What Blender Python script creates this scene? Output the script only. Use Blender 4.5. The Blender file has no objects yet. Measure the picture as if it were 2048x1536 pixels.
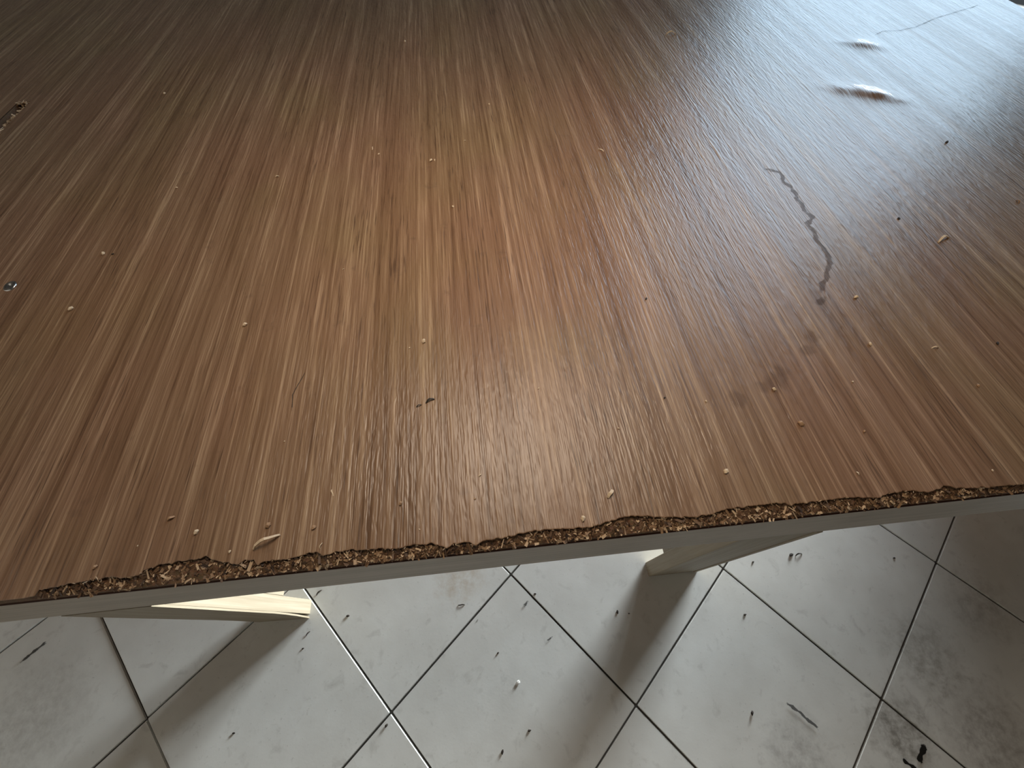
import bpy, bmesh, math, random
import numpy as np
from mathutils import Matrix, Vector, noise

# ------------------------------------------------------------------ camera, world, light, exposure
SC = bpy.context.scene
COL = SC.collection
CAM_H = 1.19317
cam_data = bpy.data.cameras.new('camera')
cam_data.sensor_width = 36.0
cam_data.lens = 815.97 / 2048 * 36.0
cam_data.clip_start = 0.01
cam = bpy.data.objects.new('camera', cam_data)
right = Vector((0.999449, -0.028497, -0.017025))
down = Vector((-0.033196, -0.857992, -0.512589))
fwd = Vector((0.0, 0.512872, -0.858465))
M = Matrix((right, -down, -fwd)).transposed().to_4x4()
M.translation = (0, 0, CAM_H)
cam.matrix_world = M
COL.objects.link(cam)
SC.camera = cam

world = bpy.data.worlds.new('world')
SC.world = world
world.use_nodes = True
world.node_tree.nodes['Background'].inputs[0].default_value = (0.72, 0.86, 1.0, 1)
world.node_tree.nodes['Background'].inputs[1].default_value = 1.0

SC.view_settings.view_transform = 'Standard'
SC.view_settings.look = 'None'
SC.view_settings.gamma = 1.0
SC.view_settings.use_curve_mapping = False
SC.view_settings.exposure = 0.0
SC.cycles.max_bounces = 5
SC.cycles.diffuse_bounces = 3
SC.cycles.glossy_bounces = 2
SC.cycles.transparent_max_bounces = 8
SC.cycles.caustics_reflective = False
SC.cycles.caustics_refractive = False

# tile grid / room frame: x along one grout direction, y along the other (towards the doorway)
TILE = 0.40
RO = Vector((-0.58517, 0.12507, 0.0))
RX = Vector((0.70345, -0.71074, 0.0))
RY = Vector((0.71074, 0.70345, 0.0))
ROOM_ROT = math.atan2(RX.y, RX.x)
def room(x, y, z=0.0):
    return RO + RX * x + RY * y + Vector((0, 0, z))
def to_room(x, y):
    d = Vector((x, y, 0)) - RO
    return d.dot(RX), d.dot(RY)

# daylight entering through the doorway (one light for the bright yard, one for the dimmer upper part)
DOOR_X0, DOOR_X1, DOOR_Y, DOOR_H = -1.52, 0.80, 5.75, 5.20
def door_light(name, z0, z1, radiance, color, x0=DOOR_X0, x1=DOOR_X1, spread=180):
    L = bpy.data.lights.new(name, 'AREA')
    L.shape = 'RECTANGLE'
    L.size = (x1 - x0)
    L.size_y = z1 - z0
    L.energy = radiance * math.pi * L.size * L.size_y
    L.color = color
    L.spread = math.radians(spread)
    o = bpy.data.objects.new(name, L)
    # the light shines along its -Z axis, i.e. into the room (-RY)
    xa = -RX; za = RY; ya = za.cross(xa)
    m = Matrix((xa, ya, za)).transposed().to_4x4()
    m.translation = room((x0 + x1) / 2, DOOR_Y, (z0 + z1) / 2)
    o.matrix_world = m
    COL.objects.link(o)
    return o
door_light('yard_daylight', 0.03, 0.70, 75.0, (0.92, 0.985, 1.0), x0=-1.30, x1=0.75, spread=70)
door_light('sky_daylight', 0.86, DOOR_H - 0.03, 4.1, (0.56, 0.79, 1.0))
FILL_LAMP_POS = Vector((0.03, 0.60, 1.66))  # added lamp: fill light for the tabletop, no such fixture known
FILL_LAMP_POWER = 5.0

# ------------------------------------------------------------------ helpers
def tag(o, label=None, cat=None, group=None, kind=None):
    if label: o['label'] = label
    if cat: o['category'] = cat
    if group: o['group'] = group
    if kind: o['kind'] = kind
    return o

def link(name, me, mat=None, parent=None):
    o = bpy.data.objects.new(name, me)
    COL.objects.link(o)
    if mat and me is not None and not me.materials:
        me.materials.append(mat)
    if parent: o.parent = parent
    return o

def mesh_from(name, verts, faces, smooth=False):
    me = bpy.data.meshes.new(name)
    me.from_pydata(verts, [], faces)
    me.validate()
    if smooth:
        me.polygons.foreach_set('use_smooth', [True] * len(me.polygons))
    me.update()
    return me

def box_mesh(name, a, b, bevel=0.0, seg=1, jitter=None):
    bm = bmesh.new()
    bmesh.ops.create_cube(bm, size=1.0)
    for v in bm.verts:
        v.co = Vector([a[i] if v.co[i] < 0 else b[i] for i in range(3)])
    if bevel > 0:
        bmesh.ops.bevel(bm, geom=list(bm.edges), offset=bevel, segments=seg, affect='EDGES', clamp_overlap=True)
    me = bpy.data.meshes.new(name)
    bm.to_mesh(me); bm.free()
    return me

def new_mat(name):
    m = bpy.data.materials.new(name)
    m.use_nodes = True
    nt = m.node_tree
    return m, nt, nt.nodes['Principled BSDF']

class N:
    """small helper for node graphs"""
    def __init__(self, nt): self.nt = nt
    def n(self, t, **kw):
        nd = self.nt.nodes.new(t)
        for k, v in kw.items(): setattr(nd, k, v)
        return nd
    def l(self, a, b): self.nt.links.new(a, b)
    def coord(self, kind='Object'):
        return self.n('ShaderNodeTexCoord').outputs[kind]
    def mapping(self, vec, scale=(1, 1, 1), loc=(0, 0, 0), rot=(0, 0, 0)):
        m = self.n('ShaderNodeMapping')
        m.inputs['Scale'].default_value = scale
        m.inputs['Location'].default_value = loc
        m.inputs['Rotation'].default_value = rot
        self.l(vec, m.inputs['Vector'])
        return m.outputs[0]
    def noise(self, vec, scale=1.0, detail=3.0, rough=0.55, dist=0.0):
        t = self.n('ShaderNodeTexNoise')
        t.inputs['Scale'].default_value = scale
        t.inputs['Detail'].default_value = detail
        t.inputs['Roughness'].default_value = rough
        t.inputs['Distortion'].default_value = dist
        self.l(vec, t.inputs['Vector'])
        return t.outputs['Fac']
    def ramp(self, fac, stops, interp='LINEAR'):
        r = self.n('ShaderNodeValToRGB')
        r.color_ramp.interpolation = interp
        el = r.color_ramp.elements
        while len(el) > 1: el.remove(el[-1])
        el[0].position = stops[0][0]; el[0].color = self.c(stops[0][1])
        for p, c in stops[1:]:
            e = el.new(p); e.color = self.c(c)
        self.l(fac, r.inputs[0])
        return r.outputs[0]
    @staticmethod
    def c(c):
        if isinstance(c, (int, float)): return (c, c, c, 1)
        return (c[0], c[1], c[2], 1)
    def mix(self, fac, a, b, mode='MIX'):
        m = self.n('ShaderNodeMix', data_type='RGBA', blend_type=mode)
        for sock, v in ((m.inputs['Factor'], fac), (m.inputs['A'], a), (m.inputs['B'], b)):
            if isinstance(v, bpy.types.NodeSocket): self.l(v, sock)
            elif isinstance(v, (int, float)) and sock.name == 'Factor': sock.default_value = v
            else: sock.default_value = self.c(v)
        return m.outputs['Result']
    def math(self, op, a, b=None, c=None, clamp=False):
        m = self.n('ShaderNodeMath', operation=op)
        m.use_clamp = clamp
        for i, v in enumerate((a, b, c)):
            if v is None: continue
            if isinstance(v, bpy.types.NodeSocket): self.l(v, m.inputs[i])
            else: m.inputs[i].default_value = v
        return m.outputs[0]
    def maprange(self, v, a, b, c=0.0, d=1.0):
        m = self.n('ShaderNodeMapRange')
        self.l(v, m.inputs[0])
        for i, x in enumerate((a, b, c, d)): m.inputs[i + 1].default_value = x
        return m.outputs[0]
    def bump(self, height, dist=0.001, strength=1.0, normal=None):
        b = self.n('ShaderNodeBump')
        b.inputs['Distance'].default_value = dist
        b.inputs['Strength'].default_value = strength
        self.l(height, b.inputs['Height'])
        if normal: self.l(normal, b.inputs['Normal'])
        return b.outputs[0]

# ------------------------------------------------------------------ materials
def veneer_material():
    m, nt, bs = new_mat('brown_wood_veneer')
    g = N(nt)
    co = g.coord()
    base = g.mapping(co, rot=(0, 0, math.radians(-1.2)))
    # long pale / dark bands, fine streaks, short pores, all drawn out along the grain (local y)
    band = g.noise(g.mapping(base, scale=(38, 0.75, 1)), 1.0, 3.0, 0.6)
    streak = g.noise(g.mapping(base, scale=(170, 2.2, 1), loc=(3, 1, 0)), 1.0, 2.0, 0.6)
    fine = g.noise(g.mapping(base, scale=(520, 9, 1), loc=(8, 5, 0)), 1.0, 1.0, 0.5)
    pore = g.noise(g.mapping(base, scale=(420, 16, 1), loc=(1, 9, 0)), 1.0, 1.0, 0.5)
    fleck = g.noise(g.mapping(base, scale=(210, 38, 1), loc=(5, 2, 0)), 1.0, 1.0, 0.5, 0.5)
    tone = g.math('ADD', g.math('MULTIPLY', band, 0.32), g.math('ADD', g.math('MULTIPLY', streak, 0.40), g.math('MULTIPLY', fine, 0.28)))
    col = g.ramp(tone, [(0.36, (0.155, 0.084, 0.045)), (0.46, (0.230, 0.135, 0.077)),
                        (0.54, (0.278, 0.170, 0.100)), (0.63, (0.43, 0.290, 0.182))])
    # broad hue drift: reddish and olive areas of the veneer
    h1 = g.noise(g.mapping(co, scale=(4.5, 3.2, 1)), 1.0, 2.0)
    col = g.mix(g.ramp(h1, [(0.42, 0.0), (0.62, 0.38)]), col, g.mix(1.0, col, (1.04, 0.90, 0.95), 'MULTIPLY'))
    h2 = g.noise(g.mapping(co, scale=(5.0, 3.0, 1), loc=(7, 3, 2)), 1.0, 2.0)
    col = g.mix(g.ramp(h2, [(0.48, 0.0), (0.66, 0.6)]), col, g.mix(1.0, col, (0.97, 1.02, 0.88), 'MULTIPLY'))
    # dark open pores
    pm = g.ramp(pore, [(0.30, 1.0), (0.40, 0.0)])
    pm = g.math('MULTIPLY', pm, g.ramp(g.noise(g.mapping(base, scale=(20, 3, 1)), 1.0, 2.0), [(0.40, 0.1), (0.62, 1.0)]))
    col = g.mix(g.math('MULTIPLY', pm, 0.65), col, (0.075, 0.038, 0.022))
    # dull grime spots
    sp = g.noise(co, 24.0, 3.0, 0.7)
    col = g.mix(g.ramp(sp, [(0.62, 0.0), (0.74, 0.35)]), col, (0.11, 0.065, 0.042))
    g.l(col, bs.inputs['Base Color'])
    g.l(g.maprange(band, 0.3, 0.7, 0.30, 0.40), bs.inputs['Roughness'])
    bs.inputs['Specular IOR Level'].default_value = 0.60
    hgt = g.math('ADD', g.math('MULTIPLY', fleck, 0.55), g.math('ADD', g.math('MULTIPLY', fine, 0.30), g.math('MULTIPLY', streak, 0.30)))
    g.l(g.bump(hgt, 0.0022, 0.75), bs.inputs['Normal'])
    return m

def chip_material():
    m, nt, bs = new_mat('chipboard_flake')
    g = N(nt)
    a = g.n('ShaderNodeAttribute'); a.attribute_name = 'tone'
    co = g.coord()
    gr = g.noise(g.mapping(co, scale=(900, 900, 900)), 1.0, 2.0)
    col = g.ramp(a.outputs['Fac'], [(0.0, (0.040, 0.018, 0.009)), (0.45, (0.15, 0.080, 0.040)), (0.75, (0.36, 0.22, 0.12)), (1.0, (0.80, 0.60, 0.40))])
    col = g.mix(0.35, col, g.mix(1.0, col, g.ramp(gr, [(0.3, 0.5), (0.7, 1.3)]), 'MULTIPLY'))
    g.l(col, bs.inputs['Base Color'])
    bs.inputs['Roughness'].default_value = 0.55
    return m

def core_material():
    m, nt, bs = new_mat('raw_chipboard')
    g = N(nt)
    co = g.coord()
    v = g.n('ShaderNodeTexVoronoi'); v.inputs['Scale'].default_value = 1.0
    g.l(g.mapping(co, scale=(260, 420, 420)), v.inputs['Vector'])
    n1 = g.noise(co, 300, 4.0, 0.7)
    col = g.mix(n1, g.mix(0.6, (0.12, 0.06, 0.03), v.outputs['Color'], 'MULTIPLY'), (0.22, 0.125, 0.065))
    g.l(col, bs.inputs['Base Color'])
    bs.inputs['Roughness'].default_value = 0.75
    g.l(g.bump(n1, 0.002, 0.8), bs.inputs['Normal'])
    return m

def plank_material(name, c0, c1, axis='z', rough=0.55, dirt=0.25):
    m, nt, bs = new_mat(name)
    g = N(nt)
    co = g.coord()
    sc = {'z': (110, 110, 3.0), 'x': (3.0, 110, 110)}[axis]
    n1 = g.noise(g.mapping(co, scale=sc), 1.0, 4.0, 0.6, 0.3)
    n2 = g.noise(co, 9.0, 3.0)
    col = g.mix(g.ramp(n1, [(0.35, 0.0), (0.65, 1.0)]), c0, c1)
    col = g.mix(g.ramp(n2, [(0.5, 0.0), (0.75, dirt)]), col, (0.20, 0.15, 0.11))
    g.l(col, bs.inputs['Base Color'])
    bs.inputs['Roughness'].default_value = rough
    g.l(g.bump(n1, 0.0006, 0.5), bs.inputs['Normal'])
    return m

def tile_material():
    m, nt, bs = new_mat('grey_ceramic_tile')
    g = N(nt)
    geo = g.n('ShaderNodeNewGeometry')
    co = geo.outputs['Position']
    n1 = g.noise(co, 7.0, 3.0, 0.6)
    n2 = g.noise(co, 26.0, 4.0, 0.65, 0.5)
    n3 = g.noise(co, 130.0, 2.0, 0.6)
    col = g.ramp(n1, [(0.32, (0.70, 0.705, 0.685)), (0.68, (0.80, 0.815, 0.80))])
    col = g.mix(g.ramp(n2, [(0.58, 0.0), (0.80, 0.42)]), col, (0.33, 0.32, 0.30))
    col = g.mix(g.ramp(n3, [(0.66, 0.0), (0.80, 0.35)]), col, (0.26, 0.255, 0.24))
    # faint rusty and grimy areas with a shape of their own
    grain = g.ramp(g.noise(co, 48.0, 3.0, 0.7), [(0.34, 0.15), (0.66, 1.0)])
    def spot(cx, cy, r, color, amt, c):
        d = g.n('ShaderNodeVectorMath', operation='DISTANCE')
        g.l(co, d.inputs[0]); d.inputs[1].default_value = (cx, cy, 0)
        e = g.math('ADD', d.outputs['Value'], g.math('MULTIPLY', g.math('SUBTRACT', n2, 0.5), r * 1.6))
        f = g.math('MULTIPLY', g.maprange(e, r * 0.35, r, 1.0, 0.0), amt)
        f = g.math('MULTIPLY', f, grain)
        return g.mix(f, c, color)
    for (cx, cy, r, color, amt) in (
            (0.8405, -0.2204, 0.085, (0.17, 0.15, 0.125), 0.75),
            (0.971, -0.0843, 0.10, (0.25, 0.235, 0.20), 0.55),
            (1.165, 0.016, 0.09, (0.25, 0.24, 0.22), 0.45),
            (1.033, -0.242, 0.12, (0.20, 0.18, 0.165), 0.55),
            (0.60, -0.25, 0.08, (0.27, 0.26, 0.25), 0.5),
            (-0.155, 0.119, 0.075, (0.50, 0.40, 0.29), 0.55),
            (-1.14, -0.15, 0.14, (0.32, 0.31, 0.29), 0.4)):
        col = spot(cx, cy, r, color, amt, col)
    g.l(col, bs.inputs['Base Color'])
    g.l(g.maprange(n2, 0.3, 0.7, 0.30, 0.48), bs.inputs['Roughness'])
    g.l(g.bump(n3, 0.0003, 0.25), bs.inputs['Normal'])
    return m

def simple_material(name, color, rough=0.6, metal=0.0, scale=40.0, amt=0.25, bump=0.0):
    m, nt, bs = new_mat(name)
    g = N(nt)
    n1 = g.noise(g.coord(), scale, 4.0, 0.6)
    dark = tuple(c * (1 - amt) for c in color)
    light = tuple(min(1, c * (1 + amt)) for c in color)
    g.l(g.mix(n1, dark, light), bs.inputs['Base Color'])
    bs.inputs['Roughness'].default_value = rough
    bs.inputs['Metallic'].default_value = metal
    if bump: g.l(g.bump(n1, bump, 0.6), bs.inputs['Normal'])
    return m

def mark_material(name, color, density=0.8, scale=160.0, rough=0.7, lo=0.40, hi=0.55):
    """ragged mark: solid where the noise and the strip's own falloff allow it"""
    m, nt, bs = new_mat(name)
    g = N(nt)
    out = nt.nodes['Material Output']
    geo = g.n('ShaderNodeNewGeometry')
    nz = g.noise(geo.outputs['Position'], scale, 4.0, 0.65)
    a = g.n('ShaderNodeAttribute'); a.attribute_name = 'falloff'
    f = g.math('MULTIPLY', g.ramp(g.math('ADD', g.math('MULTIPLY', nz, 0.6), g.math('MULTIPLY', a.outputs['Fac'], 0.4)), [(lo, 0.0), (hi, 1.0)]), density)
    f = g.math('MULTIPLY', f, g.ramp(a.outputs['Fac'], [(0.0, 0.0), (0.3, 1.0)]))
    bs.inputs['Base Color'].default_value = (*color, 1)
    bs.inputs['Roughness'].default_value = rough
    bs.inputs['Specular IOR Level'].default_value = 0.25
    tr = g.n('ShaderNodeBsdfTransparent')
    mx = g.n('ShaderNodeMixShader')
    g.l(f, mx.inputs[0]); g.l(tr.outputs[0], mx.inputs[1]); g.l(bs.outputs[0], mx.inputs[2])
    g.l(mx.outputs[0], out.inputs['Surface'])
    return m

MAT = {
    'veneer': veneer_material(),
    'chip': chip_material(),
    'core': core_material(),
    'rail': plank_material('weathered_rail_wood', (0.36, 0.32, 0.27), (0.46, 0.41, 0.35), 'x', 0.6),
    'leg': plank_material('pale_leg_wood', (0.255, 0.21, 0.145), (0.325, 0.28, 0.205), 'z', 0.55, 0.12),
    'redline': simple_material('reddish_backing', (0.075, 0.026, 0.014), 0.6),
    'tile': tile_material(),
    'grout': simple_material('dirty_grout', (0.085, 0.08, 0.072), 0.9, 0, 60, 0.4, 0.001),
    'wall': simple_material('dull_plaster', (0.080, 0.060, 0.042), 0.9, 0, 6, 0.12, 0.001),
    'pale_wall': simple_material('cream_plaster', (0.30, 0.245, 0.19), 0.9, 0, 6, 0.08, 0.001),
    'ceiling': simple_material('ceiling_plaster', (0.10, 0.085, 0.07), 0.9, 0, 6, 0.1),
    'ground': simple_material('yard_concrete', (0.45, 0.43, 0.40), 0.9, 0, 5, 0.15),
    'frame': simple_material('painted_door_frame', (0.30, 0.20, 0.13), 0.5, 0, 20, 0.2),
    'pale': simple_material('pale_wood_bit', (0.74, 0.58, 0.40), 0.6, 0, 300, 0.25),
    'tan': simple_material('tan_wood_bit', (0.42, 0.26, 0.15), 0.6, 0, 300, 0.3),
    'dark': simple_material('dark_bit', (0.035, 0.026, 0.02), 0.7, 0, 300, 0.4),
    'white': simple_material('white_bit', (0.80, 0.79, 0.76), 0.5, 0, 300, 0.1),
    'steel': simple_material('zinc_steel', (0.62, 0.62, 0.63), 0.28, 1.0, 200, 0.15),
    'shade': simple_material('enamel_shade', (0.08, 0.10, 0.09), 0.35, 0, 20, 0.1),
    'cord': simple_material('black_cord', (0.02, 0.02, 0.02), 0.6),
    'stain': mark_material('brown_water_stain', (0.11, 0.064, 0.042), 0.45, 95.0, 0.6, 0.50, 0.68),
    'faint': mark_material('faint_brown_stain', (0.15, 0.078, 0.046), 0.22, 45.0, 0.5, 0.40, 0.70),
    'scuff': mark_material('black_scuff', (0.05, 0.045, 0.04), 0.8, 220.0),
    'tar': mark_material('black_tar', (0.016, 0.014, 0.012), 1.0, 120.0, 0.5, 0.36, 0.46),
}

# ------------------------------------------------------------------ the room
X0, X1, Y0R, Y1R, CEIL = -3.5, 3.5, -2.8, DOOR_Y, 5.45
def room_box(name, a, b, mat, kind='structure', parent=None):
    me = box_mesh(name, a, b)
    o = link(name, me, mat)
    o.location = RO; o.rotation_euler = (0, 0, ROOM_ROT)
    if kind: o['kind'] = kind
    return o

floor = room_box('floor', (X0, Y0R, -0.12), (X1, Y1R + 0.2, -0.0045), MAT['grout'])

GAP, BEV, TH = 0.0042, 0.0013, 0.009
def tile_mesh():
    h = TILE / 2 - GAP / 2
    return box_mesh('tile', (-h, -h, -TH), (h, h, 0.0), BEV, 2)
TM = tile_mesh(); TM.materials.append(MAT['tile'])
def project(p):
    v = Vector(p) - Vector((0, 0, CAM_H))
    z = v.dot(fwd)
    if z <= 0.01: return None
    return 1024 + 815.97 * v.dot(right) / z, 768 + 815.97 * v.dot(down) / z
LIFT = {(0, -1): 0.0030, (1, -1): 0.0018, (0, 0): 0.0012, (-1, -1): 0.0012}
rest_v, rest_f = [], []
rng = random.Random(4)
for a in range(-8, 9):
    for b in range(-7, 14):
        seen = False
        for i in range(5):
            for j in range(5):
                q = project(room((a + i / 4) * TILE, (b + j / 4) * TILE))
                if q and -10 < q[0] < 2058 and 1000 < q[1] < 1546: seen = True
        cx, cy = (a + 0.5) * TILE, (b + 0.5) * TILE
        z = LIFT.get((a, b), rng.uniform(-0.0003, 0.0003))
        if seen:
            o = link('tile', TM, None, floor)
            o.location = (cx, cy, z)
            o.rotation_euler = (rng.uniform(-.0006, .0006), rng.uniform(-.0006, .0006), 0)
        else:
            h = TILE / 2 - GAP / 2
            n = len(rest_v)
            for dz, k in ((0.0, 1.0), (-TH, 1.0)):
                rest_v += [(cx - h, cy - h, z + dz), (cx + h, cy - h, z + dz), (cx + h, cy + h, z + dz), (cx - h, cy + h, z + dz)]
            rest_f += [(n, n + 1, n + 2, n + 3), (n + 4, n + 7, n + 6, n + 5), (n, n + 4, n + 5, n + 1), (n + 1, n + 5, n + 6, n + 2), (n + 2, n + 6, n + 7, n + 3), (n + 3, n + 7, n + 4, n)]
rest = link('tile_field', mesh_from('tile_field', rest_v, rest_f), MAT['tile'], floor)
rest['kind'] = 'stuff'

room_box('ceiling', (X0, Y0R, CEIL), (X1, Y1R + 0.2, CEIL + 0.1), MAT['ceiling'])
room_box('wall_left', (X0 - 0.15, Y0R, -0.1), (X0, Y1R + 0.2, CEIL), MAT['wall'])
room_box('wall_right', (X1, Y0R, -0.1), (X1 + 0.15, Y1R + 0.2, CEIL), MAT['wall'])
room_box('wall_front', (X0 - 0.15, Y0R - 0.15, -0.1), (X1 + 0.15, Y0R, CEIL), MAT['pale_wall'])
# wall with the doorway, one mesh made of three blocks round the opening
bm = bmesh.new()
for a, b in (((X0 - 0.15, DOOR_Y + 0.02, -0.1), (DOOR_X0, DOOR_Y + 0.2, CEIL)),
             ((DOOR_X1, DOOR_Y + 0.02, -0.1), (X1 + 0.15, DOOR_Y + 0.2, CEIL)),
             ((DOOR_X0, DOOR_Y + 0.02, DOOR_H), (DOOR_X1, DOOR_Y + 0.2, CEIL))):
    r = bmesh.ops.create_cube(bm, size=1.0)
    for v in r['verts']:
        v.co = Vector([a[i] if v.co[i] < 0 else b[i] for i in range(3)])
me = bpy.data.meshes.new('wall_back'); bm.to_mesh(me); bm.free()
wb = link('wall_back', me, MAT['wall']); wb.location = RO; wb.rotation_euler = (0, 0, ROOM_ROT); wb['kind'] = 'structure'
room_box('trim_1', (DOOR_X0, DOOR_Y - 0.03, 0.715), (DOOR_X1, DOOR_Y + 0.06, 0.845), MAT['frame'])
room_box('ground', (X0 - 4, DOOR_Y + 0.2, -0.14), (X1 + 4, DOOR_Y + 9, -0.03), MAT['ground'])

# ------------------------------------------------------------------ marks on surfaces
def strip_mesh(name, pts, width, z, wob=0.0, seed=0, step=0.004, ends=True):
    """flat ragged ribbon along a polyline with a falloff attribute (1 in the middle, 0 at the rim)"""
    r = random.Random(seed)
    P = [Vector((p[0], p[1], 0)) for p in pts]
    dense = []
    for i in range(len(P) - 1):
        n = max(2, int((P[i + 1] - P[i]).length / step))
        for k in range(n): dense.append(P[i].lerp(P[i + 1], k / n))
    dense.append(P[-1])
    verts, faces, fall = [], [], []
    nn = len(dense)
    for i, p in enumerate(dense):
        d = (dense[min(nn - 1, i + 1)] - dense[max(0, i - 1)]).normalized()
        nrm = Vector((-d.y, d.x, 0))
        w = width * (0.65 + 0.7 * noise.noise(Vector((i * 0.35, seed, 0))) + 0.35 * r.random())
        c = p + nrm * (wob * noise.noise(Vector((i * 0.22, seed + 9, 0))))
        tip = min(1.0, i / 3, (nn - 1 - i) / 3) if ends else 1.0
        for k, fv in ((-1, 0), (-0.4, 1), (0.4, 1), (1, 0)):
            q = c + nrm * (k * max(w, width * 0.3) * 0.5)
            verts.append((q.x, q.y, z)); fall.append(fv * tip)
        if i:
            a = (i - 1) * 4; b = i * 4
            for k in range(3): faces.append((a + k, b + k, b + k + 1, a + k + 1))
    me = mesh_from(name, verts, faces)
    at = me.attributes.new('falloff', 'FLOAT', 'POINT')
    at.data.foreach_set('value', fall)
    return me

def floor_mark(name, pts, width, mat, seed, wob=0.0, label=None):
    rp = [to_room(*p) for p in pts]
    o = link(name, strip_mesh(name, rp, width, 0.0012, wob, seed), mat, floor)
    if label: o['label'] = label
    return o
floor_mark('scuff_mark', [(-1.1886, .0049), (-1.2096, -.0156), (-1.2341, -.0416)], .010, MAT['scuff'], 1, 0, 'dark diagonal scuff on the tile')
floor_mark('scuff_mark', [(.6035, -.1635), (.6312, -.1842), (.6621, -.2167)], .009, MAT['scuff'], 2, .003, 'dark diagonal scuff on the tile')
floor_mark('tar_mark', [(.8784, -.241), (.8748, -.2518), (.8636, -.2623), (.8566, -.2712), (.8542, -.2816)], .017, MAT['tar'], 3, .003, 'black tarry smear')
floor_mark('tar_mark', [(.8192, -.2637), (.8228, -.2736), (.8367, -.282), (.8427, -.291)], .012, MAT['tar'], 4, .002, 'black tarry smear')
floor_mark('scuff_mark', [(.0079, .0441), (.0254, .0606)], .008, MAT['scuff'], 5, .002)
floor_mark('scuff_mark', [(-.3985, -.0225), (-.4216, -.0323)], .006, MAT['scuff'], 6, .002)
floor_mark('scuff_mark', [(.0837, -.0182), (.0602, -.0333)], .006, MAT['scuff'], 7, .002)

# ------------------------------------------------------------------ the table
ZT, ZB = 0.708, 0.690
TROT = math.atan(0.0715)
S0, S1, TD = -1.75, 1.627, 1.96
table = bpy.data.objects.new('work_table', None)
table.empty_display_size = 0.2
COL.objects.link(table)
table.location = (0, 0.079, 0); table.rotation_euler = (0, 0, TROT)
tag(table, 'large wooden work table with brown veneered chipboard top and broken front edge', 'table')
TMAT = Matrix.Translation((0, 0.079, 0)) @ Matrix.Rotation(TROT, 4, 'Z')

UP = [(-1.75, .002), (-0.60, 0.0012), (-0.535, 0.0012), (-0.522, 0.0023), (-0.5216, 0.0073), (-0.4982, 0.0101), (-0.4678, 0.0122), (-0.4461, 0.0135), (-0.4358, 0.0107), (-0.4159, 0.0121), (-0.4136, 0.0163), (-0.3999, 0.0203), (-0.3741, 0.0221), (-0.357, 0.0222), (-0.35, 0.0247), (-0.3403, 0.0204), (-0.3247, 0.0152), (-0.3106, 0.012), (-0.3039, 0.0158), (-0.2931, 0.0147), (-0.2881, 0.0088), (-0.2803, 0.0125), (-0.2553, 0.0118), (-0.2425, 0.014), (-0.2256, 0.0169), (-0.2171, 0.0114), (-0.2039, 0.0137), (-0.1866, 0.0147), (-0.1806, 0.0132), (-0.1592, 0.0128), (-0.1338, 0.0102), (-0.1222, 0.0123), (-0.0947, 0.0117), (-0.0791, 0.0055), (-0.0713, 0.0084), (-0.0574, 0.0098), (-0.0459, 0.0045), (-0.0378, 0.0087), (-0.012, 0.0098), (0.0122, 0.013), (0.0363, 0.0134), (0.0621, 0.0116), (0.0882, 0.0109), (0.0965, 0.0128), (0.1242, 0.0181), (0.1459, 0.0174), (0.1644, 0.0139), (0.2045, 0.0097), (0.2217, 0.0103), (0.2478, 0.0146), (0.2777, 0.0151), (0.3076, 0.0155), (0.3208, 0.0118), (0.361, 0.0124), (0.3866, 0.0133), (0.4103, 0.0108), (0.4243, 0.0089), (0.4415, 0.0124), (0.4675, 0.0134), (0.4875, 0.0088), (0.514, 0.0142), (0.5263, 0.0097), (0.5605, 0.0073), (0.6031, 0.0066), (0.75, 0.006), (1.627, 0.004)]
US = np.array([p[0] for p in UP]); UT = np.array([p[1] for p in UP])
def lip(s):
    t = float(np.interp(s, US, UT))
    amp = min(1.0, max(0.0, (t - 0.001) / 0.006))
    return t + amp * (0.0018 * noise.noise(Vector((s * 160, 0, 0))) + 0.0010 * noise.noise(Vector((s * 420, 3, 0))))

FT = 0.06                                  # depth of the finely cut front band
fs = np.unique(np.round(np.concatenate([np.arange(S0, -0.62, 0.05), np.arange(-0.62, 0.78, 0.0016), np.arange(0.78, S1, 0.05), [S1]]), 5))
SLOT = (-1.112, -1.082, 0.86, 1.145)       # old mortise cut in the top
# veneer blisters: s, t, half width, near half depth, far half depth, height
B1 = (1.043, 1.150, 0.060, 0.021, 0.046, 0.0062)
B2 = (0.911, 0.905, 0.086, 0.025, 0.052, 0.0090)
gs = np.unique(np.round(np.concatenate([np.linspace(S0, S1, 70), np.arange(0.76, 1.16, 0.004), SLOT[:2]]), 5))
gt = np.unique(np.round(np.concatenate([np.linspace(FT, TD, 40), np.arange(0.78, 1.28, 0.004), SLOT[2:]]), 5))
def blister(s, t):
    z = 0.0
    for (bs_, bt, w, dn, df, h), an in ((B1, -0.50), (B2, -0.54)):
        ds, dt = s - bs_, t - bt
        u = ds * math.cos(an) + dt * math.sin(an); v = -ds * math.sin(an) + dt * math.cos(an)
        r2 = (u / w) ** 2 + (v / (dn if v < 0 else df)) ** 2
        if r2 < 6: z += h * math.exp(-r2 * 1.6) * (1 + 0.25 * noise.noise(Vector((s * 40, t * 40, 1))))
    return z

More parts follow.
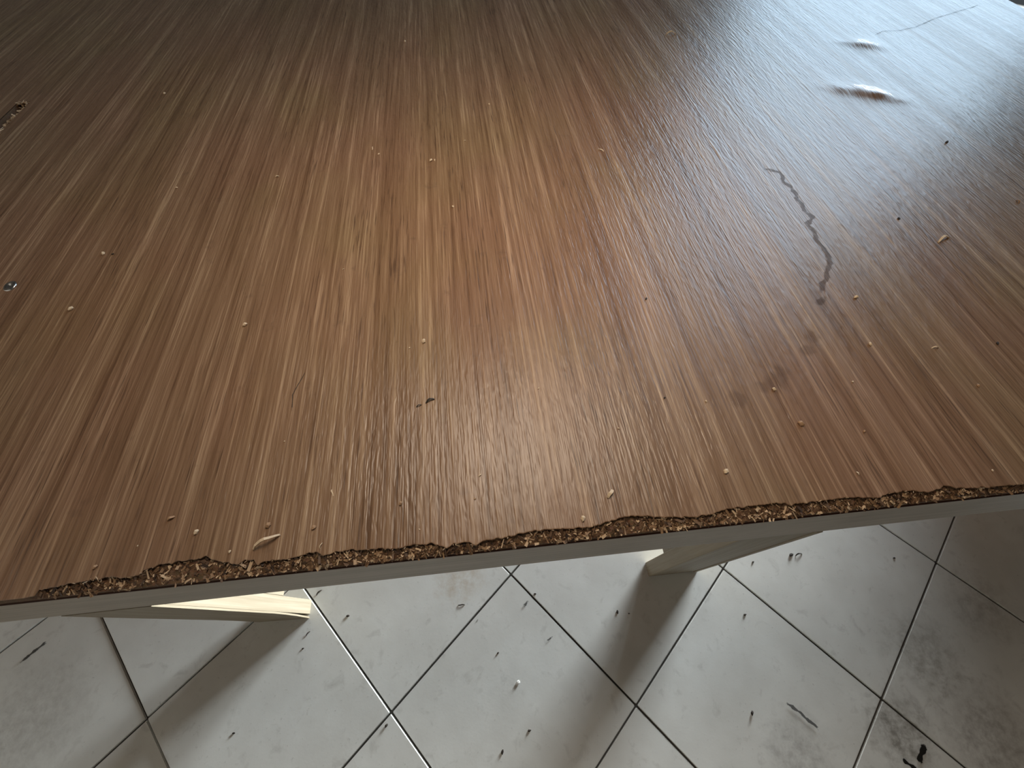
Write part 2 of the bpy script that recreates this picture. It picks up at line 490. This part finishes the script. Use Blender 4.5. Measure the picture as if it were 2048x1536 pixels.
def build_top():
    v, f = [], []
    # fine front band
    rows = 3
    for s in fs:
        l = lip(s)
        v.append((s, l + 0.0002, ZT - 0.0014))
        v.append((s, l, ZT - 0.0003))
        for k in (0.0007, 0.0014, 0.02): v.append((s, l + k, ZT))
        v.append((s, FT, ZT))
    n = len(fs); R = 6
    for i in range(n - 1):
        for k in range(R - 1):
            a = i * R + k; b = (i + 1) * R + k
            f.append((a, b, b + 1, a + 1))
    # the large sheet behind
    o = len(v)
    for s in gs:
        for t in gt: v.append((s, t, ZT + blister(s, t)))
    m = len(gt)
    for i in range(len(gs) - 1):
        for k in range(m - 1):
            sm, tm = (gs[i] + gs[i + 1]) / 2, (gt[k] + gt[k + 1]) / 2
            if SLOT[0] < sm < SLOT[1] and SLOT[2] < tm < SLOT[3]: continue
            a = o + i * m + k; b = o + (i + 1) * m + k
            f.append((a, b, b + 1, a + 1))
    return mesh_from('veneer', v, f, True)

def build_core():
    """chipboard body: broken front slope, underside, sides and the recessed mortise"""
    v, f = [], []
    prof = 7
    for s in fs:
        l = lip(s)
        d = max(l, 0.0015)
        def nz(k, a): return a * noise.noise(Vector((s * 190, k * 7.3, 5))) + 0.5 * a * noise.noise(Vector((s * 480, k * 3.1, 8)))
        am = min(1.0, d / 0.008)
        pts = [(0.03, ZT - 0.0015), (l + 0.0012, ZT - 0.0016), (l + 0.0004, ZT - 0.0042 + nz(1, .0012) * am),
               (d * 0.66 + nz(2, .0010) * am, ZT - 0.0060 + nz(3, .0018) * am), (d * 0.32 + nz(4, .0008) * am, ZT - 0.0078 + nz(5, .0016) * am),
               (0.0008, ZT - 0.0098 + nz(6, .0008) * am), (0.0004, ZB)]
        for t, z in pts: v.append((s, t, z))
    n = len(fs)
    for i in range(n - 1):
        for k in range(prof - 1):
            a = i * prof + k; b = (i + 1) * prof + k
            f.append((b, a, a + 1, b + 1))
    # rest of the body, with the mortise sunk into it
    zt = ZT - 0.0015
    ss = [S0, SLOT[0], SLOT[1], S1]; ts = [0.03, SLOT[2], SLOT[3], TD]
    o = len(v)
    for s in ss:
        for t in ts: v.append((s, t, zt))
    for i in range(3):
        for k in range(3):
            if i == 1 and k == 1: continue
            a = o + i * 4 + k
            f.append((a, a + 4, a + 5, a + 1))
    p = [o + 5, o + 9, o + 10, o + 6]
    q0 = len(v)
    for idx in p: v.append((v[idx][0], v[idx][1], ZT - 0.013))
    for k in range(4): f.append((p[k], p[(k + 1) % 4], q0 + (k + 1) % 4, q0 + k))
    f.append((q0, q0 + 1, q0 + 2, q0 + 3))
    c = len(v)
    v += [(S0, 0.0004, ZB), (S1, 0.0004, ZB), (S1, TD, ZB), (S0, TD, ZB), (S1, 0.03, ZT), (S1, TD, ZT), (S0, TD, ZT), (S0, 0.03, ZT)]
    f += [(c, c + 3, c + 2, c + 1), (c + 1, c + 2, c + 5, c + 4), (c + 2, c + 3, c + 6, c + 5), (c + 3, c, c + 7, c + 6)]
    return mesh_from('tabletop', v, f)

top = link('tabletop', build_core(), MAT['core'], table)
top['label'] = 'raw chipboard board with a crumbled front edge'
ven = link('veneer', build_top(), MAT['veneer'], top)
ven['label'] = 'brown wood-grain veneer with two blisters'
back = link('backing_sheet', box_mesh('backing_sheet', (S0, -0.0012, ZB - 0.0014), (S1, TD, ZB + 0.0012)), MAT['redline'], top)
back['label'] = 'thin dark reddish backing sheet'

def build_chips():
    r = random.Random(11)
    v, f, tone = [], [], []
    def flake(c, u, w, n, L, W, Hh, tv):
        b = len(v)
        for sx, sy, sz in ((-1, -1, 0), (1, -1, 0), (1, 1, 0), (-1, 1, 0), (-1, -1, 1), (1, -1, 1), (1, 1, 1), (-1, 1, 1)):
            k = 1.0 - 0.45 * (sx > 0) * r.random()
            q = c + u * (sx * L / 2) + w * (sy * W / 2 * k) + n * (sz * Hh)
            v.append(q[:]); tone.append(tv)
        for q in ((0, 3, 2, 1), (4, 5, 6, 7), (0, 1, 5, 4), (1, 2, 6, 5), (2, 3, 7, 6), (3, 0, 4, 7)):
            f.append(tuple(b + k for k in q))
    N0 = 3600
    for i in range(N0):
        s = r.uniform(-0.545, 0.74)
        l = lip(s)
        if l < 0.0022: continue
        if r.random() > min(1.0, l / 0.012): continue
        q = r.random() ** 0.85                     # 0 at the bottom rim, 1 under the veneer lip
        t = 0.0006 + q * (l - 0.0002)
        z = ZT - 0.0096 + 0.0050 * q + r.uniform(-0.0010, 0.0014)
        slope = math.atan2(0.0050, max(l, 0.004))
        n = Vector((r.gauss(0, .38), -math.sin(slope) + r.gauss(0, .35), math.cos(slope) + r.gauss(0, .35))).normalized()
        a = r.uniform(0, math.pi)
        u = Vector((math.cos(a), math.sin(a) * math.cos(slope), math.sin(a) * math.sin(slope)))
        u = (u - n * u.dot(n)).normalized(); w = n.cross(u)
        L = r.choice((0.003, 0.0045, 0.0065, 0.0095)) * r.uniform(0.7, 1.2)
        W = r.uniform(0.0010, 0.0036)
        tv = min(1.0, max(0.0, r.gauss(0.36 + 0.26 * (1 - q), 0.28)))  # darker towards the lip: its shade is put into the flake colour
        if r.random() < 0.12: tv = r.uniform(0.85, 1.0)
        if t + L * 0.5 * abs(u.y) > l + 0.0002: t = l - L * 0.5 * abs(u.y)
        flake(Vector((s, max(t, 0.0004), z)), u, w, n, L, W, r.uniform(0.0002, 0.0006), tv)
    # splinters standing up along the lip
    for i in range(70):
        s = r.uniform(-0.50, 0.62); l = lip(s)
        if l < 0.004: continue
        u = Vector((r.gauss(0, .5), r.gauss(-.2, .5), r.uniform(.2, .9))).normalized()
        n = u.orthogonal().normalized(); w = n.cross(u)
        L = r.uniform(0.002, 0.0055)
        flake(Vector((s, l - 0.0004, ZT - 0.0010)) + u * (L * 0.4), u, w, n, L, r.uniform(.0004, .0011), .0003, r.uniform(0.7, 1.0))
    # frayed rim of the mortise
    for i in range(150):
        if r.random() < 0.8: s, t = SLOT[1] + r.uniform(-.006, .001), r.uniform(SLOT[2], SLOT[3])
        else: s, t = r.uniform(SLOT[0], SLOT[1]), SLOT[3] + r.uniform(-.006, .001)
        a = r.uniform(0, math.pi); n = Vector((r.gauss(0, .4), r.gauss(0, .4), 1)).normalized()
        u = Vector((math.cos(a), math.sin(a), 0)); u = (u - n * u.dot(n)).normalized()
        flake(Vector((s, t, ZT - r.uniform(0.0, 0.004))), u, n.cross(u), n, r.uniform(.005, .016), r.uniform(.002, .0045), .0008, r.uniform(.75, 1.0))
    me = mesh_from('broken_chips', v, f)
    at = me.attributes.new('tone', 'FLOAT', 'POINT'); at.data.foreach_set('value', tone)
    return me
chips = link('broken_chips', build_chips(), MAT['chip'], top)
tag(chips, 'ragged band of torn wood flakes', kind='stuff')

# stains and scratches of the top
def top_mark(name, pts, width, mat, seed, wob=0.0, label=None, step=0.004, z=0.00018):
    o = link(name, strip_mesh(name, pts, width, ZT + z, wob, seed, step), mat, top)
    if label: o['label'] = label
    return o
top_mark('water_stain', [[0.5564, 0.656], [0.588, 0.635], [0.5835, 0.6028], [0.5884, 0.5707], [0.5819, 0.5267], [0.5859, 0.502], [0.5701, 0.4791], [0.5689, 0.4527], [0.5653, 0.4275], [0.5676, 0.4062], [0.5612, 0.3854], [0.5487, 0.3694], [0.5339, 0.3486], [0.5106, 0.3188]], .016, MAT['stain'], 21, .005, 'ragged brown water stain')
top_mark('water_stain', [[0.4895, 0.3005], [0.5095, 0.3085], [0.5234, 0.3121]], .022, MAT['stain'], 22, .004)
for k, (pts, w) in enumerate(([[[0.4775, 0.2529], [0.4467, 0.2288]], .035], [[[0.425, 0.2223], [0.4601, 0.2183]], .03], [[[0.3997, 0.1991], [0.3821, 0.1762], [0.342, 0.1646]], .04], [[[0.2949, 0.1504], [0.3323, 0.1579]], .035])):
    top_mark('brown_stain', pts, w, MAT['faint'], 30 + k, .006)
top_mark('scratch', [[1.1021, 1.2017], [1.1442, 1.225], [1.1939, 1.2242], [1.2451, 1.2367], [1.3356, 1.286], [1.4169, 1.3173], [1.5222, 1.3581]], .0022, MAT['scuff'], 41, .002, 'thin dark hairline crack', .008, 0.0009)
top_mark('crack', [[-0.2745, 0.2657], [-0.2874, 0.226], [-0.2832, 0.1984]], .0016, MAT['scuff'], 42, .001, 'thin dark split along the grain')

# screw head in the top
def screw_mesh():
    bm = bmesh.new()
    prof = [(0.0, 0.0004), (0.0030, 0.0004), (0.0036, 0.0016), (0.0085, 0.0022), (0.0108, 0.0009), (0.0110, 0.0)]
    n = 24; rings = []
    for r, z in prof[1:]:
        rings.append([bm.verts.new((r * math.cos(2 * math.pi * k / n), r * math.sin(2 * math.pi * k / n), z)) for k in range(n)])
    c = bm.verts.new((0, 0, prof[0][1]))
    for k in range(n): bm.faces.new((c, rings[0][k], rings[0][(k + 1) % n]))
    for a, b in zip(rings, rings[1:]):
        for k in range(n): bm.faces.new((a[k], b[k], b[(k + 1) % n], a[(k + 1) % n]))
    me = bpy.data.meshes.new('screw_head'); bm.to_mesh(me); bm.free()
    for p in me.polygons: p.use_smooth = True
    return me
sc_ = link('screw_head', screw_mesh(), MAT['steel'], top)
sc_.location = (-0.7962, 0.4899, ZT); sc_.rotation_euler = (0.12, -0.10, 0); sc_['label'] = 'shiny round metal screw head'

# under-frame
RAILB = 0.525
rail = link('front_rail', box_mesh('front_rail', (S0 + 0.02, 0.002, RAILB), (S1 - 0.02, 0.038, ZB - 0.0014), 0.0012), MAT['rail'], table)
rail['label'] = 'greyish wooden rail under the broken edge'
def leg(a, b, bev=0.0015):
    return link('leg', box_mesh('leg', a, b, bev), MAT['leg'], table)
# left front leg: board, peeling thin facing and a short backing block
ll = leg((-0.665, 0.005, 0.003), (-0.538, 0.037, RAILB), 0.0003)
def facing_mesh():
    v, f = [], []
    zs = [0.0032, 0.03, 0.07, 0.12, 0.18, RAILB]
    fl = [0.0060, 0.0046, 0.0026, 0.0010, 0.0, 0.0]
    for z, d in zip(zs, fl):
        for s in (-0.665, -0.538):
            k = d if s > -0.6 else d * 0.3
            v.append((s, 0.0012 - k, max(z, 0.0032))); v.append((s, 0.0049 - k, max(z, 0.0032)))
    for i in range(len(zs) - 1):
        a = i * 4
        f += [(a, a + 2, a + 6, a + 4), (a + 3, a + 1, a + 5, a + 7), (a + 2, a + 3, a + 7, a + 6), (a + 1, a, a + 4, a + 5)]
    f += [(0, 1, 3, 2), (20, 22, 23, 21)]
    return mesh_from('facing', v, f)
link('facing', facing_mesh(), MAT['leg'], ll)
link('backing_block', box_mesh('backing_block', (-0.602, 0.0372, 0.150), (-0.538, 0.076, RAILB), 0.001), MAT['leg'], ll)
# right front leg with a narrow lipping strip on its outer side
rl = leg((0.345, 0.0025, 0.0), (0.4635, 0.037, RAILB))
link('edge_strip', box_mesh('edge_strip', (0.4655, 0.0008, 0.0), (0.4765, 0.036, RAILB), 0.001), MAT['leg'], rl)
link('backing_block', box_mesh('backing_block', (0.360, 0.0372, 0.12), (0.43, 0.070, RAILB), 0.001), MAT['leg'], rl)
# legs that carry the far side and the long left end
for a in ((-1.72, 0.005), (-1.72, 1.88), (1.47, 1.88)):
    leg((a[0], a[1], 0.0), (a[0] + 0.125, a[1] + 0.036, ZB - 0.0014))
link('shade_panel', box_mesh('shade_panel', (-0.05, 1.34, 0.0), (0.50, 1.372, ZB - 0.0014), 0.001), MAT['rail'], table)  # added unseen panel that shades the left corner of the floor
link('shade_panel', box_mesh('shade_panel', (1.52, 0.04, 0.0), (1.552, 0.82, ZB - 0.0014), 0.001), MAT['rail'], table)  # added unseen panel that shades the right corner of the floor
link('back_rail', box_mesh('back_rail', (S0 + 0.02, 1.916, RAILB + 0.07), (S1 - 0.02, 1.95, ZB - 0.0014), 0.001), MAT['rail'], table)

# ------------------------------------------------------------------ crumbs and slivers
def blob_mesh(name, seed, stretch):
    r = random.Random(seed)
    bm = bmesh.new()
    bmesh.ops.create_icosphere(bm, subdivisions=1, radius=0.5)
    for v in bm.verts:
        k = 0.75 + 0.5 * r.random()
        v.co = Vector((v.co.x * stretch[0], v.co.y * stretch[1], v.co.z * stretch[2])) * k
    zmin = min(v.co.z for v in bm.verts)
    for v in bm.verts: v.co.z -= zmin
    me = bpy.data.meshes.new(name); bm.to_mesh(me); bm.free()
    return me
def curl_mesh(name, seed, width, arch, thick):
    """a small curled shaving, 1 unit long"""
    r = random.Random(seed)
    v, f = [], []
    n = 7
    for i in range(n + 1):
        x = i / n - 0.5
        z = arch * (0.25 - x * x) * 4 * (0.8 + 0.4 * r.random())
        y = 0.10 * math.sin(x * 4 + seed)
        w = width * (0.55 + 0.45 * math.sin(math.pi * (i + 0.6) / (n + 1.2)))
        for dy, dz in ((-w, 0), (w, 0), (w, thick), (-w, thick)): v.append((x, y + dy, z + dz))
    for i in range(n):
        a = i * 4
        for k in range(4): f.append((a + k, a + (k + 1) % 4, a + 4 + (k + 1) % 4, a + 4 + k))
    f += [(3, 2, 1, 0), (n * 4, n * 4 + 1, n * 4 + 2, n * 4 + 3)]
    zmin = min(q[2] for q in v)
    v = [(a, b, c - zmin) for a, b, c in v]
    return mesh_from(name, v, f)
BITS = {}
def bit_mesh(kind, var):
    key = (kind, var)
    if key in BITS: return BITS[key]
    if kind in 'pt': me = blob_mesh('crumb', 100 + var, (1.0, 0.62 + 0.1 * var, 0.55)) if var < 3 else curl_mesh('crumb', var, 0.18, 0.30, 0.16)
    elif kind == 'd': me = blob_mesh('crumb', 200 + var, (1.0, 0.55, 0.45))
    elif kind == 'w': me = blob_mesh('crumb', 300 + var, (1.0, 0.6, 0.3))
    else: me = curl_mesh('sliver', 50 + var, 0.085, 0.12 + 0.05 * var, 0.07)
    me.materials.append({'p': MAT['pale'], 't': MAT['tan'], 'd': MAT['dark'], 'w': MAT['white'], 's': MAT['pale'], 'S': MAT['pale'], 'k': MAT['dark']}[kind])
    BITS[key] = me
    return me

CRUMBS = [  # s, t, size, kind, angle (deg), label
 (-0.3819, 0.3605, .0092, 'p', 40, 'pale wood crumb alone left of centre on the tabletop'),
 (-0.1074, 0.2977, .0082, 'p', 70, 'pale round wood crumb in the middle of the tabletop'),
 (-0.1286, 0.2882, .0029, 'p', 0, 'pinhead pale speck just below left of the round crumb in the middle'),
 (-0.0369, 0.0849, .0043, 'p', 60, 'small pale crumb straight above the broken edge, near the middle'),
 (-0.215, 0.082, .0076, 's', 100, 'upright pale splinter left of the middle, above the broken edge'),
 (-0.1321, 0.0607, .0062, 't', 50, 'tan wood crumb between the splinter and the middle of the broken edge'),
 (-0.0445, 0.0569, .003, 't', 0, 'pinhead tan speck above the middle of the broken edge'),
 (-0.4006, 0.0713, .0080, 't', 40, 'tan curled crumb, leftmost of those above the broken edge'),
 (-0.3659, 0.0524, .0080, 'p', 60, 'pale crumb just left of the long curled shaving'),
 (-0.284, 0.0512, .0081, 't', 35, 'tan crumb just above the long curled shaving'),
 (-0.2314, 0.0435, .0069, 't', 40, 'tan crumb just right of the long curled shaving'),
 (-0.2825, 0.0329, .026, 'S', 32, 'long pale curled wood shaving lying above the broken edge'),
 (-0.2855, 0.1566, .0026, 'p', 0, 'pinhead pale speck in the lower left half, above the shaving'), (-0.1098, 0.0287, .0023, 'p', 0, 'pinhead pale speck close to the broken edge, left of the middle'), (0.0505, 0.1991, .0027, 'p', 0, 'pinhead pale speck in the middle, right of the round crumb'), (-0.2441, 0.4644, .0034, 'p', 0, 'pinhead pale speck left of centre, above the lone pale crumb'),
 (0.5621, 0.3076, .0086, 'p', 20, 'pale crumb just right of the ragged water stain'),
 (0.5348, 0.2197, .0065, 'p', 80, 'pale round crumb right of the faint brown stains'),
 (0.478, 0.1624, .0034, 'p', 0, 'pinhead pale speck right of the faint brown stains, below the round crumb'),
 (0.6222, 0.2036, .0086, 's', 10, 'thin pale sliver at the right of the tabletop below the stain'),
 (0.367, 0.1627, .0068, 'p', 120, 'pale crumb lying on the faint brown stains'),
 (0.2704, 0.1547, .004, 'p', 90, 'small pale crumb left of the faint brown stains'),
 (0.2171, 0.1659, .004, 'd', 30, 'tiny dark crumb left of the faint brown stains'),
 (0.2398, 0.3419, .0055, 'd', 60, 'small dark crumb at the lower left of the bright reflection'),
 (0.3788, 0.1096, .0100, 't', 120, 'tan bent crumb below the faint brown stains'),
 (0.4541, 0.0908, .0045, 't', 0, 'small tan crumb right of the bent tan crumb'),
 (0.2609, 0.0584, .0073, 'p', 40, 'pale round crumb above the right half of the broken edge'),
 (0.417, 0.0393, .0042, 'p', 0, 'small pale crumb close to the right part of the broken edge'),
 (0.6403, 0.1388, .0054, 't', 0, 'small tan crumb near the right border of the photo'),
 (0.7144, 0.2012, .0057, 'd', 50, 'small dark crumb near the right border of the photo'),
 (0.5778, 0.0261, .003, 'p', 0, 'pinhead pale speck near the right end of the broken edge'),
 (0.5673, 1.2892, .0223, 's', 5, 'thin pale sliver near the top, left of the bright reflection'),
 (0.9694, 0.6919, .0100, 'd', 40, 'black crumb below the larger veneer blister'),
 (0.7339, 0.4754, .0075, 'd', 70, 'dark crumb right of the ragged water stain'),
 (0.7754, 0.4148, .0205, 's', 20, 'thin white sliver lying right of the ragged water stain'),
 (0.9718, 0.4942, .0082, 't', 0, 'tan crumb at the right edge of the photo, beside the reflection'),
 (-0.2227, 0.826, .0096, 's', 80, 'pale yellow sliver left of the pair of crumbs in the upper middle'),
 (-0.2073, 0.8013, .0053, 'p', 0, 'tiny pale crumb beside the pale yellow sliver'),
 (-0.098, 0.7633, .0083, 'p', 60, 'left crumb of the close pair in the upper middle'),
 (-0.0897, 0.764, .0062, 'p', 100, 'right crumb of the close pair in the upper middle'),
 (0.2567, 0.7556, .0115, 's', 120, 'pale sliver in the upper middle, left of the reflection'),
 (-0.0565, 0.6075, .0056, 'p', 100, 'small pale crumb below the close pair of crumbs'),
 (0.0376, 0.977, .0047, 'p', 0, 'pinhead pale speck in the upper middle, above the close pair'), (-0.0249, 0.829, .0043, 'p', 0, 'pinhead pale speck in the upper middle, right of the close pair'), (-0.1717, 1.3541, .0084, 'p', 90, 'pale crumb at the top of the photo, left of centre'),
 (-0.7568, 1.1381, .0074, 'p', 0, 'pale crumb in the dark upper left, right of the mortise'),
 (-0.6018, 0.735, .005, 'p', 0, 'small pale crumb in the dark left part, above the screw'),
 (-0.4074, 0.747, .0071, 'p', 30, 'pale crumb on the upper left, where the grain turns lighter'),
 (-0.6698, 0.5531, .0090, 'p', 90, 'bright pale crumb up and right of the screw head'),
 (-0.6532, 0.5499, .0053, 'd', 30, 'tiny dark crumb beside the bright crumb near the screw'),
 (-0.6688, 0.4249, .0095, 'p', 60, 'pale crumb down and right of the screw head'),
 (0.1156, 0.046, .0115, 'p', 60, 'largest pale crumb, above the middle of the broken edge'),
 (0.0782, 0.0215, .0085, 'p', 70, 'pale crumb sitting right at the lip of the broken edge'),
 (-0.4289, 0.0437, .0023, 'p', 0, 'pinhead pale speck above the left end of the broken edge'), (-0.3221, 0.0265, .0039, 'p', 0, 'small pale crumb between the shaving and the broken edge'),
 (-0.2203, 0.0225, .0055, 's', 80, 'thin upright splinter at the lip, right of the shaving'),
 (-0.4678, 0.0256, .0065, 't', 50, 'tan crumb at the left end of the broken edge'),
 (0.1454, 0.1284, .0032, 'p', 0, 'pinhead pale speck above the largest crumb, right of the middle'),
 (-0.0982, 0.1958, .0112, 'k', 25, 'larger dark sliver in the lower middle of the tabletop'),
 (-0.113, 0.1897, .0066, 'k', 35, 'smaller dark sliver in the lower middle of the tabletop'),
]
rb = random.Random(8)
for i, (s, t, size, kind, ang, lab) in enumerate(CRUMBS):
    var = i % 4
    me = bit_mesh(kind, var)
    nm = 'wood_sliver' if kind in 'sSk' else 'wood_crumb'
    if kind == 'S': nm = 'wood_shaving'
    o = link(nm, me)
    sz = size * (1.15 if kind in 'sSk' else 1.0)
    p = TMAT @ Vector((s, t, ZT - 0.00002))
    o.location = p
    o.rotation_euler = (0, 0, TROT + math.radians(ang if ang else rb.uniform(0, 180)))
    o.scale = (sz, sz, sz)
    if kind == 'S': o.scale = (sz, sz * 0.62, sz * 0.95)
    tag(o, lab, 'wood chip', 'wood crumbs and slivers on the tabletop')

FLOORBITS = [
 (-0.1491, 0.0543, .0165, 'k', 170, 'thin dark sliver on the tile below the middle of the rail'),
 (0.249, 0.027, .0102, 'd', 80, 'dark crumb on the tile left of the right leg shadow'),
 (-0.056, -0.0518, .0073, 'd', 30, 'small dark crumb in the centre of the middle floor tile'),
 (-0.0093, -0.1125, .0154, 'w', 60, 'white chip on the middle floor tile'),
 (-0.0481, -0.2353, .0105, 'd', 70, 'black crumb at the bottom centre of the photo'),
 (-0.3119, -0.1829, .0103, 'd', 40, 'dark crumb beside the crossing of the bright grout line'),
 (0.0135, -0.2, .0102, 'd', 10, 'dark crumb at the bottom, right of the white chip'),
 (-0.439, 0.038, .0102, 'd', 0, 'dark crumb on the tile right of the bright grout line'),
 (-0.5321, 0.0024, .0126, 'k', 55, 'dark sliver beside the left leg shadow'),
 (-0.5373, -0.0291, .0074, 'd', 20, 'small dark crumb beside the left leg shadow'),
 (0.7364, 0.1471, .0148, 'd', 20, 'dark crumb next to the right leg, left one of a pair'),
 (0.7568, 0.1477, .0195, 'k', 15, 'dark sliver next to the right leg, right one of a pair'),
 (0.6292, 0.133, .0094, 'd', 40, 'small dark crumb under the lower edge of the right leg'),
 (1.0061, 0.1313, .008, 'd', 0, 'small dark crumb beside the grout crossing at the far right'),
 (0.5224, -0.1822, .0114, 'd', 60, 'dark crumb on the tile left of the diagonal scuff'),
 (0.5689, 0.0122, .0101, 'd', 15, 'dark crumb on the tile below the foot of the right leg'),
 (-0.6574, -0.1872, .008, 'd', 0, 'small dark crumb on the tile right of the left leg shadow'),
 (-0.5250, 0.0938, .0171, 'k', 50, 'dark sliver on the floor behind the foot of the left leg'),
 (0.2776, 0.0228, .0063, 'd', 0, 'tiny dark crumb at the rim of the right leg shadow'),
 (0.0417, 0.074, .0078, 'd', 0, 'small dark crumb right of the grout crossing below the rail'),
 (-0.1073, 0.0185, .0063, 'k', 70, 'tiny dark sliver on the tile left of the middle'),
]
for i, (x, y, size, kind, ang, lab) in enumerate(FLOORBITS):
    me = bit_mesh(kind, i % 3)
    o = link('floor_crumb' if kind in 'dw' else 'floor_sliver', me)
    rx, ry = to_room(x, y)
    cell = (math.floor(rx / TILE), math.floor(ry / TILE))
    o.location = (x, y, LIFT.get(cell, 0.0))
    o.rotation_euler = (0, 0, math.radians(ang))
    o.scale = (size, size, size * 0.4)
    tag(o, lab, 'debris', 'crumbs on the tiled floor')

# ------------------------------------------------------------------ added fill lamp above the table, unseen, brightens the middle of the top
def fill_lamp():
    root = bpy.data.objects.new('fill_lamp', None); COL.objects.link(root)
    root.location = FILL_LAMP_POS
    tag(root, 'added round fill lamp above the table on a black cord, out of view', 'lamp')
    n = 40
    prof = [(0.295, 0.0), (0.298, 0.012), (0.25, 0.055), (0.10, 0.115), (0.03, 0.14), (0.03, 0.19)]
    v, f = [], []
    for r, z in prof:
        for k in range(n): v.append((r * math.cos(2 * math.pi * k / n), r * math.sin(2 * math.pi * k / n), z))
    for i in range(len(prof) - 1):
        for k in range(n):
            a = i * n + k; b = i * n + (k + 1) % n
            f.append((a, b, b + n, a + n))
    f.append(tuple(range((len(prof) - 1) * n, len(prof) * n)))
    link('lamp_shade', mesh_from('lamp_shade', v, f, True), MAT['shade'], root)
    link('cord', box_mesh('cord', (-0.004, -0.004, 0.19), (0.004, 0.004, CEIL - FILL_LAMP_POS.z)), MAT['cord'], root)
    L = bpy.data.lights.new('fill_lamp_light', 'AREA'); L.shape = 'DISK'; L.size = 0.56
    L.energy = FILL_LAMP_POWER; L.spread = math.radians(140); L.color = (1.0, 0.82, 0.64)
    lo = bpy.data.objects.new('fill_lamp_light', L); COL.objects.link(lo); lo.parent = root
    lo.location = (0, 0, 0.008)
fill_lamp()
